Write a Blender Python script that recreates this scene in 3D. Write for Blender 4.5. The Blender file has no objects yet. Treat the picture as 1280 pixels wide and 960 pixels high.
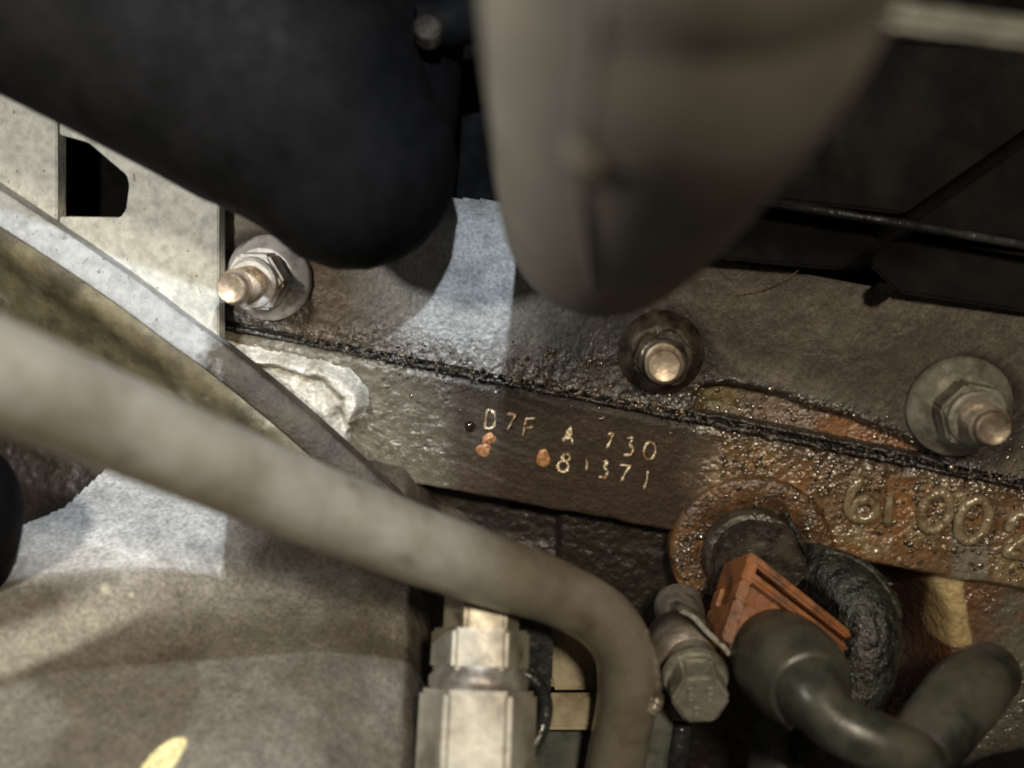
import bpy, bmesh, math, random
import numpy as np
from mathutils import Vector, Matrix

random.seed(7)
scene = bpy.context.scene
COL = scene.collection

# ------------------------------------------------------------------ camera
# The engine's joint face is the world plane y = 0 (X along the joint, Z up, -Y towards the viewer).
F = 1200.0                       # focal length in photograph pixels (1280 x 960)
def cray(px, py):
    return Vector(((px - 640) / F, -(py - 480) / F, -1.0))
n_c = Vector((130 / F, 250 / F, -1)).normalized()
m_c = cray(400, 430).cross(cray(1200, 590))
d_c = n_c.cross(m_c).normalized()
if d_c.x < 0: d_c = -d_c
z_c = d_c.cross(n_c).normalized()
M = Matrix((d_c, n_c, z_c))      # camera vector -> world vector
CAM = -(M @ cray(640, 478)) * 0.2
cam_d = bpy.data.cameras.new('camera'); cam = bpy.data.objects.new('camera', cam_d)
COL.objects.link(cam); scene.camera = cam
cam.matrix_world = Matrix.Translation(CAM) @ M.to_4x4()
cam_d.sensor_width = 36; cam_d.lens = F / 1280 * 36
cam_d.clip_start = 0.005; cam_d.clip_end = 20
cam_d.dof.use_dof = True; cam_d.dof.focus_distance = 0.196; cam_d.dof.aperture_fstop = 8.8

# ------------------------------------------------------------------ light
world = bpy.data.worlds.new('World'); scene.world = world; world.use_nodes = True
bg = world.node_tree.nodes['Background']
bg.inputs[0].default_value = (1.0, 0.86, 0.68, 1); bg.inputs[1].default_value = 0.05
def lamp(name, loc, energy, color, radius, target=None, kind='POINT', spot=60):
    l = bpy.data.lights.new(name, kind); l.energy = energy; l.color = color
    o = bpy.data.objects.new(name, l); COL.objects.link(o); o.location = loc
    if kind == 'AREA': l.size = radius
    else: l.shadow_soft_size = radius
    if kind == 'SPOT': l.spot_size = math.radians(spot); l.spot_blend = 0.5
    if target is not None:
        o.rotation_euler = (Vector(target) - Vector(loc)).to_track_quat('-Z', 'Y').to_euler()
    return o
def camloc(x, y, z):             # metres right, up, forward of the lens
    return CAM + M @ Vector((x, y, -z))
def P(px, py, depth):            # point seen at a photograph pixel, at a depth along the lens axis (m)
    return CAM + M @ (cray(px, py) * depth)
lamp('torch_light', camloc(-0.002, 0.062, 0.028), 1.25, (0.82, 0.91, 1.0), 0.0016)
lamp('left_work_light', camloc(-0.096, 0.033, 0.064), 0.60, (1.0, 0.95, 0.84), 0.005)
lamp('workshop_lamp', camloc(0.045, 0.05, -0.09), 2.3, (1.0, 0.85, 0.64), 0.014)
scene.view_settings.view_transform = 'Standard'; scene.view_settings.look = 'None'
scene.view_settings.exposure = 0.0; scene.view_settings.gamma = 1.0
scene.render.engine = 'CYCLES'
scene.cycles.filter_width = 2.1; scene.cycles.max_bounces = 5; scene.cycles.sample_clamp_indirect = 3.0

# ------------------------------------------------------------------ helpers
def W(px, py, off=0.0):          # point on the joint plane, off metres proud of it
    r = M @ cray(px, py); t = (-off - CAM.y) / r.y
    return CAM + r * t
CR, CU, CF = M @ Vector((1, 0, 0)), M @ Vector((0, 1, 0)), M @ Vector((0, 0, -1))
OUT = Vector((0, -1, 0))
MI = M.transposed()
def pix_np(pts):                 # (N,3) world -> photograph pixels
    c = (pts - np.array(CAM)) @ np.array(M)
    return 640 - F * c[:, 0] / c[:, 2], 480 + F * c[:, 1] / c[:, 2]

def vnoise(x, y, seed=0):
    xi = np.floor(x).astype(np.int64); yi = np.floor(y).astype(np.int64)
    fx = x - xi; fy = y - yi
    fx = fx * fx * (3 - 2 * fx); fy = fy * fy * (3 - 2 * fy)
    def h(a, b):
        n = (a * 374761393 + b * 668265263 + seed * 362437) & 0xffffffff
        n = ((n ^ (n >> 13)) * 1274126177) & 0xffffffff
        n = n ^ (n >> 16)
        return (n & 0xffff) / 65535.0
    a = h(xi, yi); b = h(xi + 1, yi); c = h(xi, yi + 1); d = h(xi + 1, yi + 1)
    return (a * (1 - fx) + b * fx) * (1 - fy) + (c * (1 - fx) + d * fx) * fy
def fbm(x, y, s, oct=4, seed=0):
    v = 0; a = 0.5; t = 0
    for i in range(oct):
        v = v + a * vnoise(x * s + 17.3 * i, y * s + 9.1 * i, seed + i); t += a; a *= 0.5; s *= 2.03
    return v / t
def sst(a, b, x):
    t = np.clip((x - a) / (b - a), 0, 1); return t * t * (3 - 2 * t)
def mix(a, b, t):
    return a * (1 - t[:, None]) + np.array(b)[None, :] * t[:, None]
def ell(px, py, cx, cy, rx, ry, ang=0, soft=0.35):
    c, s = math.cos(math.radians(ang)), math.sin(math.radians(ang))
    u = ((px - cx) * c + (py - cy) * s) / rx; v = (-(px - cx) * s + (py - cy) * c) / ry
    return 1 - sst(1 - soft, 1 + soft, np.sqrt(u * u + v * v))
def seg_dist(px, py, pts):
    d = np.full(px.shape, 1e9)
    for (x0, y0), (x1, y1) in zip(pts[:-1], pts[1:]):
        dx, dy = x1 - x0, y1 - y0
        t = np.clip(((px - x0) * dx + (py - y0) * dy) / (dx * dx + dy * dy), 0, 1)
        d = np.minimum(d, np.hypot(px - x0 - t * dx, py - y0 - t * dy))
    return d

# ---- materials
def new_mat(name):
    m = bpy.data.materials.new(name); m.use_nodes = True
    nt = m.node_tree
    return m, nt, nt.nodes['Principled BSDF']
def noise_node(nt, scale, detail=4, rough=0.6):
    tc = nt.nodes.get('TC') or nt.nodes.new('ShaderNodeTexCoord'); tc.name = 'TC'
    n = nt.nodes.new('ShaderNodeTexNoise'); n.inputs['Scale'].default_value = scale
    n.inputs['Detail'].default_value = detail; n.inputs['Roughness'].default_value = rough
    nt.links.new(tc.outputs['Object'], n.inputs['Vector'])
    return n
def ramp(nt, src, stops):
    r = nt.nodes.new('ShaderNodeValToRGB'); e = r.color_ramp.elements
    while len(e) < len(stops): e.new(0.5)
    for el, (p, c) in zip(e, stops):
        el.position = p; el.color = (c, c, c, 1) if not hasattr(c, '__len__') else (*c, 1)
    nt.links.new(src, r.inputs[0]); return r
def math_node(nt, op, a, b):
    n = nt.nodes.new('ShaderNodeMath'); n.operation = op
    for i, v in enumerate((a, b)):
        if isinstance(v, (int, float)): n.inputs[i].default_value = v
        else: nt.links.new(v, n.inputs[i])
    return n.outputs[0]
def mixcol(nt, fac, a, b, mode='MIX'):
    n = nt.nodes.new('ShaderNodeMix'); n.data_type = 'RGBA'; n.blend_type = mode
    for sock, v in ((n.inputs[0], fac), (n.inputs[6], a), (n.inputs[7], b)):
        if isinstance(v, (int, float)): sock.default_value = v
        elif isinstance(v, tuple): sock.default_value = (*v, 1)
        else: nt.links.new(v, sock)
    return n.outputs[2]
def add_bump(nt, bsdf, layers):
    prev = None
    for sc, strength, dist in layers:
        n = noise_node(nt, sc, 3, 0.55)
        b = nt.nodes.new('ShaderNodeBump'); b.inputs['Strength'].default_value = strength
        b.inputs['Distance'].default_value = dist
        nt.links.new(n.outputs[0], b.inputs['Height'])
        if prev: nt.links.new(prev.outputs[0], b.inputs['Normal'])
        prev = b
    nt.links.new(prev.outputs[0], bsdf.inputs['Normal'])
MATS = {}
def mat(name, c1, c2, scale=250, rough=(0.45, 0.75), metal=0.0, bump=(), contrast=(0.38, 0.62), c3=None, s3=900, f3=(0.6, 0.7), spec=0.5):
    """two colours in patches (dirt over the base), optional third as fine specks, uneven gloss, fine relief"""
    if name in MATS: return MATS[name]
    m, nt, b = new_mat(name)
    n = noise_node(nt, scale, 6, 0.65)
    r = ramp(nt, n.outputs[0], [(contrast[0], c1), (contrast[1], c2)])
    col = r.outputs[0]
    if c3:
        n3 = noise_node(nt, s3, 3, 0.5); r3 = ramp(nt, n3.outputs[0], [(f3[0], 0.0), (f3[1], 1.0)])
        col = mixcol(nt, r3.outputs[0], col, c3)
    nt.links.new(col, b.inputs['Base Color'])
    n2 = noise_node(nt, scale * 2.3, 4, 0.6)
    rr = ramp(nt, n2.outputs[0], [(0.35, rough[0]), (0.65, rough[1])])
    nt.links.new(rr.outputs[0], b.inputs['Roughness'])
    b.inputs['Metallic'].default_value = metal
    b.inputs['Specular IOR Level'].default_value = spec
    if bump: add_bump(nt, b, bump)
    MATS[name] = m; return m
def grime_mat(name, bump, dry=0.75, wetr=0.16, speck=0.25, dome=None):
    """casting: colour and oil film stored per vertex, grain and grit procedural"""
    m, nt, b = new_mat(name)
    a = nt.nodes.new('ShaderNodeAttribute'); a.attribute_name = 'stain_and_shade'
    n = noise_node(nt, 1300, 4, 0.65); r = ramp(nt, n.outputs[0], [(0.3, 1 - speck), (0.7, 1 + speck)])
    col = mixcol(nt, 1.0, a.outputs['Color'], r.outputs[0], 'MULTIPLY')
    n5 = noise_node(nt, 260, 5, 0.6); r5 = ramp(nt, n5.outputs[0], [(0.3, 0.72), (0.7, 1.2)])
    col = mixcol(nt, 1.0, col, r5.outputs[0], 'MULTIPLY')
    nt.links.new(col, b.inputs['Base Color'])
    n2 = noise_node(nt, 500, 4, 0.6); r2 = ramp(nt, n2.outputs[0], [(0.36, 0.0), (0.6, 1.0)])
    w = math_node(nt, 'MULTIPLY', a.outputs['Alpha'], r2.outputs[0])
    mr = nt.nodes.new('ShaderNodeMapRange'); nt.links.new(w, mr.inputs[0])
    mr.inputs[3].default_value = dry; mr.inputs[4].default_value = wetr
    nt.links.new(mr.outputs[0], b.inputs['Roughness'])
    sp = nt.nodes.new('ShaderNodeMapRange'); nt.links.new(a.outputs['Alpha'], sp.inputs[0])
    sp.inputs[3].default_value = 0.25; sp.inputs[4].default_value = 0.9
    nt.links.new(sp.outputs[0], b.inputs['Specular IOR Level'])
    add_bump(nt, b, bump)
    if dome:                     # wet grit: rounded grains under an oil film
        b.inputs['Coat Roughness'].default_value = 0.14
        cw = math_node(nt, 'MULTIPLY', a.outputs['Alpha'], 0.8); nt.links.new(cw, b.inputs['Coat Weight'])
        last = b.inputs['Normal'].links[0].from_socket
        tc = nt.nodes['TC']; dn = noise_node(nt, 500, 2, 0.5)
        vm = nt.nodes.new('ShaderNodeVectorMath'); vm.operation = 'MULTIPLY_ADD'
        nt.links.new(dn.outputs['Color'], vm.inputs[0]); vm.inputs[1].default_value = (0.0012,) * 3
        nt.links.new(tc.outputs['Object'], vm.inputs[2])
        for sc, dist in dome:
            vo = nt.nodes.new('ShaderNodeTexVoronoi'); vo.inputs['Scale'].default_value = sc
            nt.links.new(vm.outputs[0], vo.inputs['Vector'])
            d2 = math_node(nt, 'MULTIPLY', vo.outputs['Distance'], vo.outputs['Distance'])
            hh = math_node(nt, 'SUBTRACT', 1.0, math_node(nt, 'MULTIPLY', d2, 1.5))
            hh = math_node(nt, 'MULTIPLY', hh, a.outputs['Alpha'])
            bp_ = nt.nodes.new('ShaderNodeBump'); bp_.inputs['Strength'].default_value = 1.0; bp_.inputs['Distance'].default_value = dist
            nt.links.new(hh, bp_.inputs['Height']); nt.links.new(last, bp_.inputs['Normal']); last = bp_.outputs[0]
        nt.links.new(last, b.inputs['Normal']); nt.links.new(last, b.inputs['Coat Normal'])
    return m

# ---- objects
def prop(o, label=None, cat=None, group=None, kind=None):
    if label: o['label'] = label
    if cat: o['category'] = cat
    if group: o['group'] = group
    if kind: o['kind'] = kind
    return o
def thing(name, loc, label, cat, group=None):
    o = bpy.data.objects.new(name, None); COL.objects.link(o); o.location = loc
    o.empty_display_size = 0.005
    return prop(o, label, cat, group)
def link(name, me, material, parent=None):
    o = bpy.data.objects.new(name, me); COL.objects.link(o)
    if material: me.materials.append(material)
    if parent is not None:
        o.parent = parent
        t = Vector((0, 0, 0)); p = parent
        while p is not None: t += p.location; p = p.parent
        o.location = -t
    return o
def mesh_from(verts, faces, smooth=True, name='mesh'):
    me = bpy.data.meshes.new(name); me.from_pydata([tuple(v) for v in verts], [], faces); me.update()
    if smooth:
        me.polygons.foreach_set('use_smooth', [True] * len(me.polygons))
    return me
def bm_mesh(bm, smooth=False, angle=35):
    me = bpy.data.meshes.new('mesh'); bmesh.ops.recalc_face_normals(bm, faces=bm.faces[:])
    if smooth:
        for f in bm.faces: f.smooth = True
        for e in bm.edges:
            if len(e.link_faces) == 2 and e.calc_face_angle(0) > math.radians(angle): e.smooth = False
    bm.to_mesh(me); bm.free(); return me
def join_meshes(list_vf):
    V, Fc = [], []
    for v, f in list_vf:
        o = len(V); V += list(v); Fc += [[i + o for i in ff] for ff in f]
    return V, Fc
def smooth_path(pts, per=8):
    """Catmull-Rom through (Vector, radius)"""
    out = []; n = len(pts)
    g = lambda i: pts[max(0, min(n - 1, i))]
    for i in range(n - 1):
        p0, p1, p2, p3 = g(i - 1), g(i), g(i + 1), g(i + 2)
        for k in range(per):
            t = k / per; a = []
            for q in (0, 1):
                A, B, C, D = p0[q], p1[q], p2[q], p3[q]
                a.append(0.5 * (2 * B + (C - A) * t + (2 * A - 5 * B + 4 * C - D) * t * t + (3 * B - A - 3 * C + D) * t ** 3))
            out.append(tuple(a))
    out.append(pts[-1]); return out
def tube_vf(path, seg=24, cap=(True, True), wob=0.0, seed=0, roundcap=(False, False)):
    path = list(path)
    if roundcap[1]:
        (p0, _), (p1, r1) = path[-2], path[-1]; d = (p1 - p0).normalized()
        for a in (20, 40, 58, 74, 86): path.append((p1 + d * r1 * math.sin(math.radians(a)), r1 * math.cos(math.radians(a))))
    if roundcap[0]:
        (p0, _), (p1, r1) = path[1], path[0]; d = (p1 - p0).normalized()
        for a in (20, 40, 58, 74, 86): path.insert(0, (p1 + d * r1 * math.sin(math.radians(a)), r1 * math.cos(math.radians(a))))
    n = len(path); V, Fc = [], []
    t = (path[1][0] - path[0][0]).normalized()
    u = t.orthogonal().normalized(); rnd = random.Random(seed)
    for i, (p, r) in enumerate(path):
        nt_ = (path[min(i + 1, n - 1)][0] - path[max(i - 1, 0)][0])
        if nt_.length > 1e-9: t = nt_.normalized()
        u = (u - t * u.dot(t)).normalized(); w = t.cross(u)
        for k in range(seg):
            a = 2 * math.pi * k / seg
            rr = r * (1 + wob * (rnd.random() - 0.5))
            V.append(p + (u * math.cos(a) + w * math.sin(a)) * rr)
    for i in range(n - 1):
        for k in range(seg):
            k2 = (k + 1) % seg
            Fc.append([i * seg + k, i * seg + k2, (i + 1) * seg + k2, (i + 1) * seg + k])
    if cap[0]: Fc.append(list(range(seg))[::-1])
    if cap[1]: Fc.append([(n - 1) * seg + k for k in range(seg)])
    return V, Fc
def tube(name, path, material, parent=None, **k):
    v, f = tube_vf(path, **k); return link(name, mesh_from(v, f), material, parent)
def frame(axis):
    a = axis.normalized(); u = a.cross(Vector((0.13, 0.31, 1))).normalized(); return u, a.cross(u), a
def lathe(name, o, axis, prof, material, parent=None, seg=40, angle=30, phase=0, arc=None, jit=0.0, seed=1):
    """prof: (distance along axis, radius)"""
    u, w, a = frame(axis); bm = bmesh.new(); rings = []; rnd = random.Random(seed)
    for h, r in prof:
        rings.append([bm.verts.new(o + a * (h + jit * (rnd.random() - .5)) + (u * math.cos(2 * math.pi * k / seg + phase) + w * math.sin(2 * math.pi * k / seg + phase)) * max(r + jit * (rnd.random() - .5), 1e-5)) for k in range(seg)])
    for A, B in zip(rings[:-1], rings[1:]):
        for k in range(seg):
            bm.faces.new((A[k], A[(k + 1) % seg], B[(k + 1) % seg], B[k]))
    bm.faces.new(rings[0][::-1]); bm.faces.new(rings[-1])
    return link(name, bm_mesh(bm, True, angle), material, parent)
def prism(name, o, axis, h, r, n, material, parent=None, bev=0.0004, phase=0.0, chamfer=0.0):
    u, w, a = frame(axis); bm = bmesh.new()
    A = [bm.verts.new(o + (u * math.cos(2 * math.pi * k / n + phase) + w * math.sin(2 * math.pi * k / n + phase)) * r) for k in range(n)]
    B = [bm.verts.new(v.co + a * h) for v in A]
    bm.faces.new(A[::-1]); bm.faces.new(B)
    for k in range(n): bm.faces.new((A[k], A[(k + 1) % n], B[(k + 1) % n], B[k]))
    bmesh.ops.bevel(bm, geom=bm.edges[:], offset=bev, segments=2, affect='EDGES')
    return link(name, bm_mesh(bm, True, 12), material, parent)
def hull_box(name, A, B, material, parent=None, bev=0.0004):
    """A, B: two rings of points of equal count, joined into a solid"""
    bm = bmesh.new(); n = len(A)
    a = [bm.verts.new(v) for v in A]; b = [bm.verts.new(v) for v in B]
    bm.faces.new(a[::-1]); bm.faces.new(b)
    for k in range(n): bm.faces.new((a[k], a[(k + 1) % n], b[(k + 1) % n], b[k]))
    bmesh.ops.recalc_face_normals(bm, faces=bm.faces[:])
    if bev: bmesh.ops.bevel(bm, geom=bm.edges[:], offset=bev, segments=2, affect='EDGES')
    return link(name, bm_mesh(bm, True, 40), material, parent)
def wall_plate(name, poly, off, thick, material, parent=None, bev=0.0003):
    f = [W(x, y, off) for x, y in poly]; bk = [v - OUT * thick for v in f]
    return hull_box(name, f, bk, material, parent, bev)
def hfield(name, o, ux, uy, n, x0, x1, y0, y1, res, fn, material, parent=None):
    """grid on the plane o+ux*x+uy*y; fn(px,py,x,y) -> height, rgb, oil, keep (None = all)"""
    nx, ny = int((x1 - x0) / res) + 1, int((y1 - y0) / res) + 1
    X, Y = np.meshgrid(np.linspace(x0, x1, nx), np.linspace(y0, y1, ny)); X = X.ravel(); Y = Y.ravel()
    B = np.array(o)[None] + X[:, None] * np.array(ux)[None] + Y[:, None] * np.array(uy)[None]
    px, py = pix_np(B)
    h, rgb, oil, keep = fn(px, py, X, Y)
    V = B + h[:, None] * np.array(n)[None]
    i = np.arange(nx * ny).reshape(ny, nx)
    Q = np.stack([i[:-1, :-1], i[:-1, 1:], i[1:, 1:], i[1:, :-1]], -1).reshape(-1, 4)
    if keep is not None:
        Q = Q[keep[Q].all(1)]
    me = bpy.data.meshes.new('mesh')
    me.vertices.add(len(V)); me.vertices.foreach_set('co', V.astype(np.float32).ravel())
    me.loops.add(Q.size); me.loops.foreach_set('vertex_index', Q.astype(np.int32).ravel())
    me.polygons.add(len(Q)); me.polygons.foreach_set('loop_start', np.arange(0, Q.size, 4, dtype=np.int32))
    me.polygons.foreach_set('loop_total', np.full(len(Q), 4, dtype=np.int32))
    me.polygons.foreach_set('use_smooth', np.ones(len(Q), dtype=bool))
    me.update(calc_edges=True)
    at = me.attributes.new('stain_and_shade', 'FLOAT_COLOR', 'POINT')
    at.data.foreach_set('color', np.concatenate([np.clip(rgb, 0, 1), np.clip(oil, 0, 1)[:, None]], 1).astype(np.float32).ravel())
    me.validate()
    return link(name, me, material, parent)

# ------------------------------------------------------------------ shared materials
M_BLOCK = grime_mat('oily_block_casting', [(300, 0.3, 0.0010), (700, 0.8, 0.00040), (1500, 0.4, 0.00018)], 0.55, 0.16, 0.3, [(640, .00022), (1250, .00012)])
M_HEAD = grime_mat('oily_head_casting', [(380, 0.15, 0.0006), (1100, 0.6, 0.0003), (2200, 0.6, 0.0002)], 0.7, 0.18, 0.4, [(900, .00022), (1700, .00011)])
M_GEAR = grime_mat('dusty_housing_casting', [(300, 0.25, 0.0006), (1500, 0.5, 0.0002)], 0.62, 0.35, 0.42)
M_PLATE = mat('gritty_grey_paint', (0.30, 0.31, 0.29), (0.52, 0.52, 0.48), 420, (0.6, 0.85), 0, [(900, 0.7, 0.0005), (2200, 0.5, 0.0002)], (0.3, 0.6), (0.16, 0.15, 0.13), 700, (0.68, 0.74))
def rail_edge_mat():
    m, nt, b = new_mat('rail_edge_paint')
    n = noise_node(nt, 420, 5, 0.65); c = ramp(nt, n.outputs[0], [(0.3, (0.20, 0.21, 0.215)), (0.62, (0.34, 0.35, 0.36))]).outputs[0]
    n2 = noise_node(nt, 900, 3, 0.5); sp_ = ramp(nt, n2.outputs[0], [(0.64, 0.0), (0.72, 1.0)]).outputs[0]
    c = mixcol(nt, sp_, c, (0.13, 0.12, 0.10))
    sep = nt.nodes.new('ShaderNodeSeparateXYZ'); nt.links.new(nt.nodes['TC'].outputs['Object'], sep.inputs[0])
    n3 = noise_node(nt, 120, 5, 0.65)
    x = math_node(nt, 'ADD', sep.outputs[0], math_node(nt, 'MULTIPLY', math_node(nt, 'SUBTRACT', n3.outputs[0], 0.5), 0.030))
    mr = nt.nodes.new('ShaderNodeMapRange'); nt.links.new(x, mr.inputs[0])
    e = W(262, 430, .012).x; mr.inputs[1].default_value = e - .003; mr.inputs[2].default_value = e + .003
    n4 = noise_node(nt, 200, 6, 0.7); shade_oil = ramp(nt, n4.outputs[0], [(0.36, (0.016, 0.012, 0.008)), (0.70, (0.065, 0.052, 0.035))]).outputs[0]
    c = mixcol(nt, mr.outputs[0], c, shade_oil)  # hose shadow and brown oil painted over the edge beyond this point
    nt.links.new(c, b.inputs['Base Color']); b.inputs['Roughness'].default_value = 0.65
    add_bump(nt, b, [(900, 0.6, 0.0005), (2200, 0.5, 0.0002)])
    return m
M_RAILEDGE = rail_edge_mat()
M_RAIL = mat('olive_dirty_rail', (0.040, 0.031, 0.015), (0.125, 0.105, 0.058), 120, (0.5, 0.75), 0.1, [(1300, 0.4, 0.0003)], (0.36, 0.62), (0.20, 0.185, 0.14), 160, (0.64, 0.76))
M_PIPE = mat('zinc_pipe', (0.165, 0.140, 0.100), (0.31, 0.285, 0.235), 50, (0.22, 0.36), 0.4, [(150, 0.06, 0.0012), (1200, 0.15, 0.0002)], (0.34, 0.66), (0.10, 0.075, 0.05), 120, (0.62, 0.82))
M_ZINC = mat('zinc_fitting', (0.15, 0.132, 0.10), (0.33, 0.305, 0.245), 110, (0.36, 0.55), 0.3, [(900, 0.2, 0.0002)], (0.34, 0.62), (0.11, 0.09, 0.065), 180, (0.60, 0.74))
M_NUT = mat('dirty_steel_nut', (0.16, 0.13, 0.10), (0.40, 0.37, 0.33), 220, (0.3, 0.55), 0.6, [(1100, 0.3, 0.0003)], (0.36, 0.62))
M_NUTLIT = mat('bright_steel_nut', (0.35, 0.33, 0.31), (0.66, 0.65, 0.64), 240, (0.35, 0.6), 0.4, [(1100, 0.3, 0.0003)], (0.3, 0.55), (0.13, 0.085, 0.055), 150, (0.50, 0.64))
M_NUTGREEN = mat('grey_nut', (0.085, 0.08, 0.062), (0.26, 0.25, 0.21), 200, (0.35, 0.6), 0.4, [(1100, 0.3, 0.0003)], (0.36, 0.62))
M_NUTOIL = mat('oil_black_nut', (0.0144, 0.0104, 0.008), (0.08, 0.064, 0.048), 220, (0.2, 0.4), 0.3, [(700, 0.5, 0.0005)], (0.4, 0.66))
M_STUDDULL = mat('dull_stud', (0.081, 0.0585, 0.0405), (0.27, 0.225, 0.171), 260, (0.36, 0.55), 0.5, [(900, 0.4, 0.0004)], (0.36, 0.62))
M_STUD = mat('bronze_stud', (0.20, 0.145, 0.095), (0.52, 0.44, 0.35), 260, (0.34, 0.55), 0.6, [(900, 0.4, 0.0004)], (0.36, 0.62))
M_RUBBER = mat('black_rubber', (0.0018, 0.0018, 0.00189), (0.0045, 0.004275, 0.0045), 140, (0.6, 0.85), 0, [(900, 0.25, 0.0002)], (0.35, 0.65), spec=0.06)
M_HOSE = mat('dusty_grey_rubber', (0.0713, 0.0651, 0.05456), (0.1054, 0.09796, 0.08184), 70, (0.5, 0.75), 0, [(160, 0.2, 0.0012), (900, 0.2, 0.0002)], (0.35, 0.65), (0.1054, 0.0868, 0.062), 60, (0.58, 0.75))
M_COVER = mat('dark_plastic', (0.00432, 0.0036, 0.00396), (0.01008, 0.00864, 0.00828), 90, (0.55, 0.8), 0, [(1200, 0.3, 0.0002)], (0.35, 0.65), spec=0.06)
M_ORANGE = mat('orange_connector_plastic', (0.09392, 0.03613, 0.01445), (0.2601, 0.09758, 0.03251), 170, (0.24, 0.45), 0, [(800, 0.2, 0.0003)], (0.36, 0.6), (0.03251, 0.01878, 0.01084), 190, (0.54, 0.68))
M_BOOT = mat('dusty_boot_rubber', (0.01323, 0.0147, 0.01176), (0.0735, 0.07497, 0.0588), 85, (0.26, 0.48), 0, [(700, 0.25, 0.0003)], (0.36, 0.64))
M_CRUST = mat('crusty_sleeve', (0.0063, 0.006825, 0.005775), (0.04462, 0.0462, 0.0378), 380, (0.2, 0.5), 0, [(600, 0.9, 0.0012), (1500, 0.6, 0.0005)], (0.42, 0.66))
M_WHITE = mat('chalky_white', (0.40, 0.37, 0.31), (0.72, 0.69, 0.62), 170, (0.6, 0.85), 0, [(500, 0.5, 0.0008), (1500, 0.4, 0.0003)], (0.3, 0.55), (0.13, 0.12, 0.10), 230, (0.62, 0.72))
M_GASKET = mat('tarry_gasket', (0.008, 0.007, 0.006), (0.03, 0.024, 0.018), 500, (0.18, 0.4), 0, [(700, 0.9, 0.0010), (1800, 0.6, 0.0004)], (0.35, 0.65), (0.25, 0.22, 0.18), 380, (0.66, 0.72), 0.8)
M_STAMP = mat('bright_copper_stamp', (0.22, 0.11, 0.05), (0.80, 0.68, 0.48), 520, (0.25, 0.45), 0.45, [(2200, 0.6, 0.0003)], (0.40, 0.56))
M_RUSTDAB = mat('orange_rust', (0.208, 0.072, 0.024), (0.496, 0.264, 0.12), 600, (0.25, 0.5), 0.1, [(900, 0.9, 0.0005)], (0.38, 0.6), (0.056, 0.032, 0.02), 900, (0.58, 0.7))
M_CAST = mat('oily_cast_digit', (0.105, 0.0675, 0.03), (0.255, 0.21, 0.135), 420, (0.12, 0.26), 0.1, [(600, 0.7, 0.0005)], (0.36, 0.62), None, 1, (0, 1), 0.9)
M_BOSS = mat('oily_rusty_boss', (0.0375, 0.0195, 0.00975), (0.15, 0.075, 0.027), 190, (0.18, 0.4), 0.0, [(420, 0.6, 0.0012), (1300, 0.8, 0.0005)], (0.38, 0.62), (0.0225, 0.015, 0.0105), 150, (0.58, 0.70), 0.9)
M_SENSOR = mat('oily_dark_sensor', (0.0154, 0.0126, 0.0098), (0.063, 0.0525, 0.042), 220, (0.15, 0.45), 0.2, [(700, 0.7, 0.0007)], (0.38, 0.62))
M_BOLT = mat('worn_silver_bolt', (0.128, 0.124, 0.096), (0.352, 0.344, 0.296), 200, (0.3, 0.5), 0.5, [(900, 0.3, 0.0003)], (0.34, 0.6))
M_BLACKSTEEL = mat('black_painted_steel', (0.010, 0.011, 0.012), (0.03, 0.033, 0.033), 180, (0.15, 0.4), 0, [(600, 0.5, 0.0006)], (0.36, 0.62))
M_BEIGE = mat('beige_dirty_bracket', (0.16, 0.128, 0.076), (0.384, 0.344, 0.232), 130, (0.5, 0.75), 0.1, [(900, 0.3, 0.0003)], (0.33, 0.6))
M_STRUT = mat('grey_green_strut', (0.0385, 0.042, 0.0364), (0.112, 0.119, 0.105), 160, (0.35, 0.6), 0.2, [(900, 0.3, 0.0003)], (0.33, 0.6))

# ------------------------------------------------------------------ engine block
JOINT_PX = [(-400, 270), (400, 430), (1200, 590), (1700, 690)]
def joint_py(px): return np.interp(px, [p[0] for p in JOINT_PX], [p[1] for p in JOINT_PX])
EDGE = [(-400, 440), (470, 594), (835, 660), (1040, 692), (1280, 733), (1700, 800)]
def edge_py(px): return np.interp(px, [p[0] for p in EDGE], [p[1] for p in EDGE])

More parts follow.
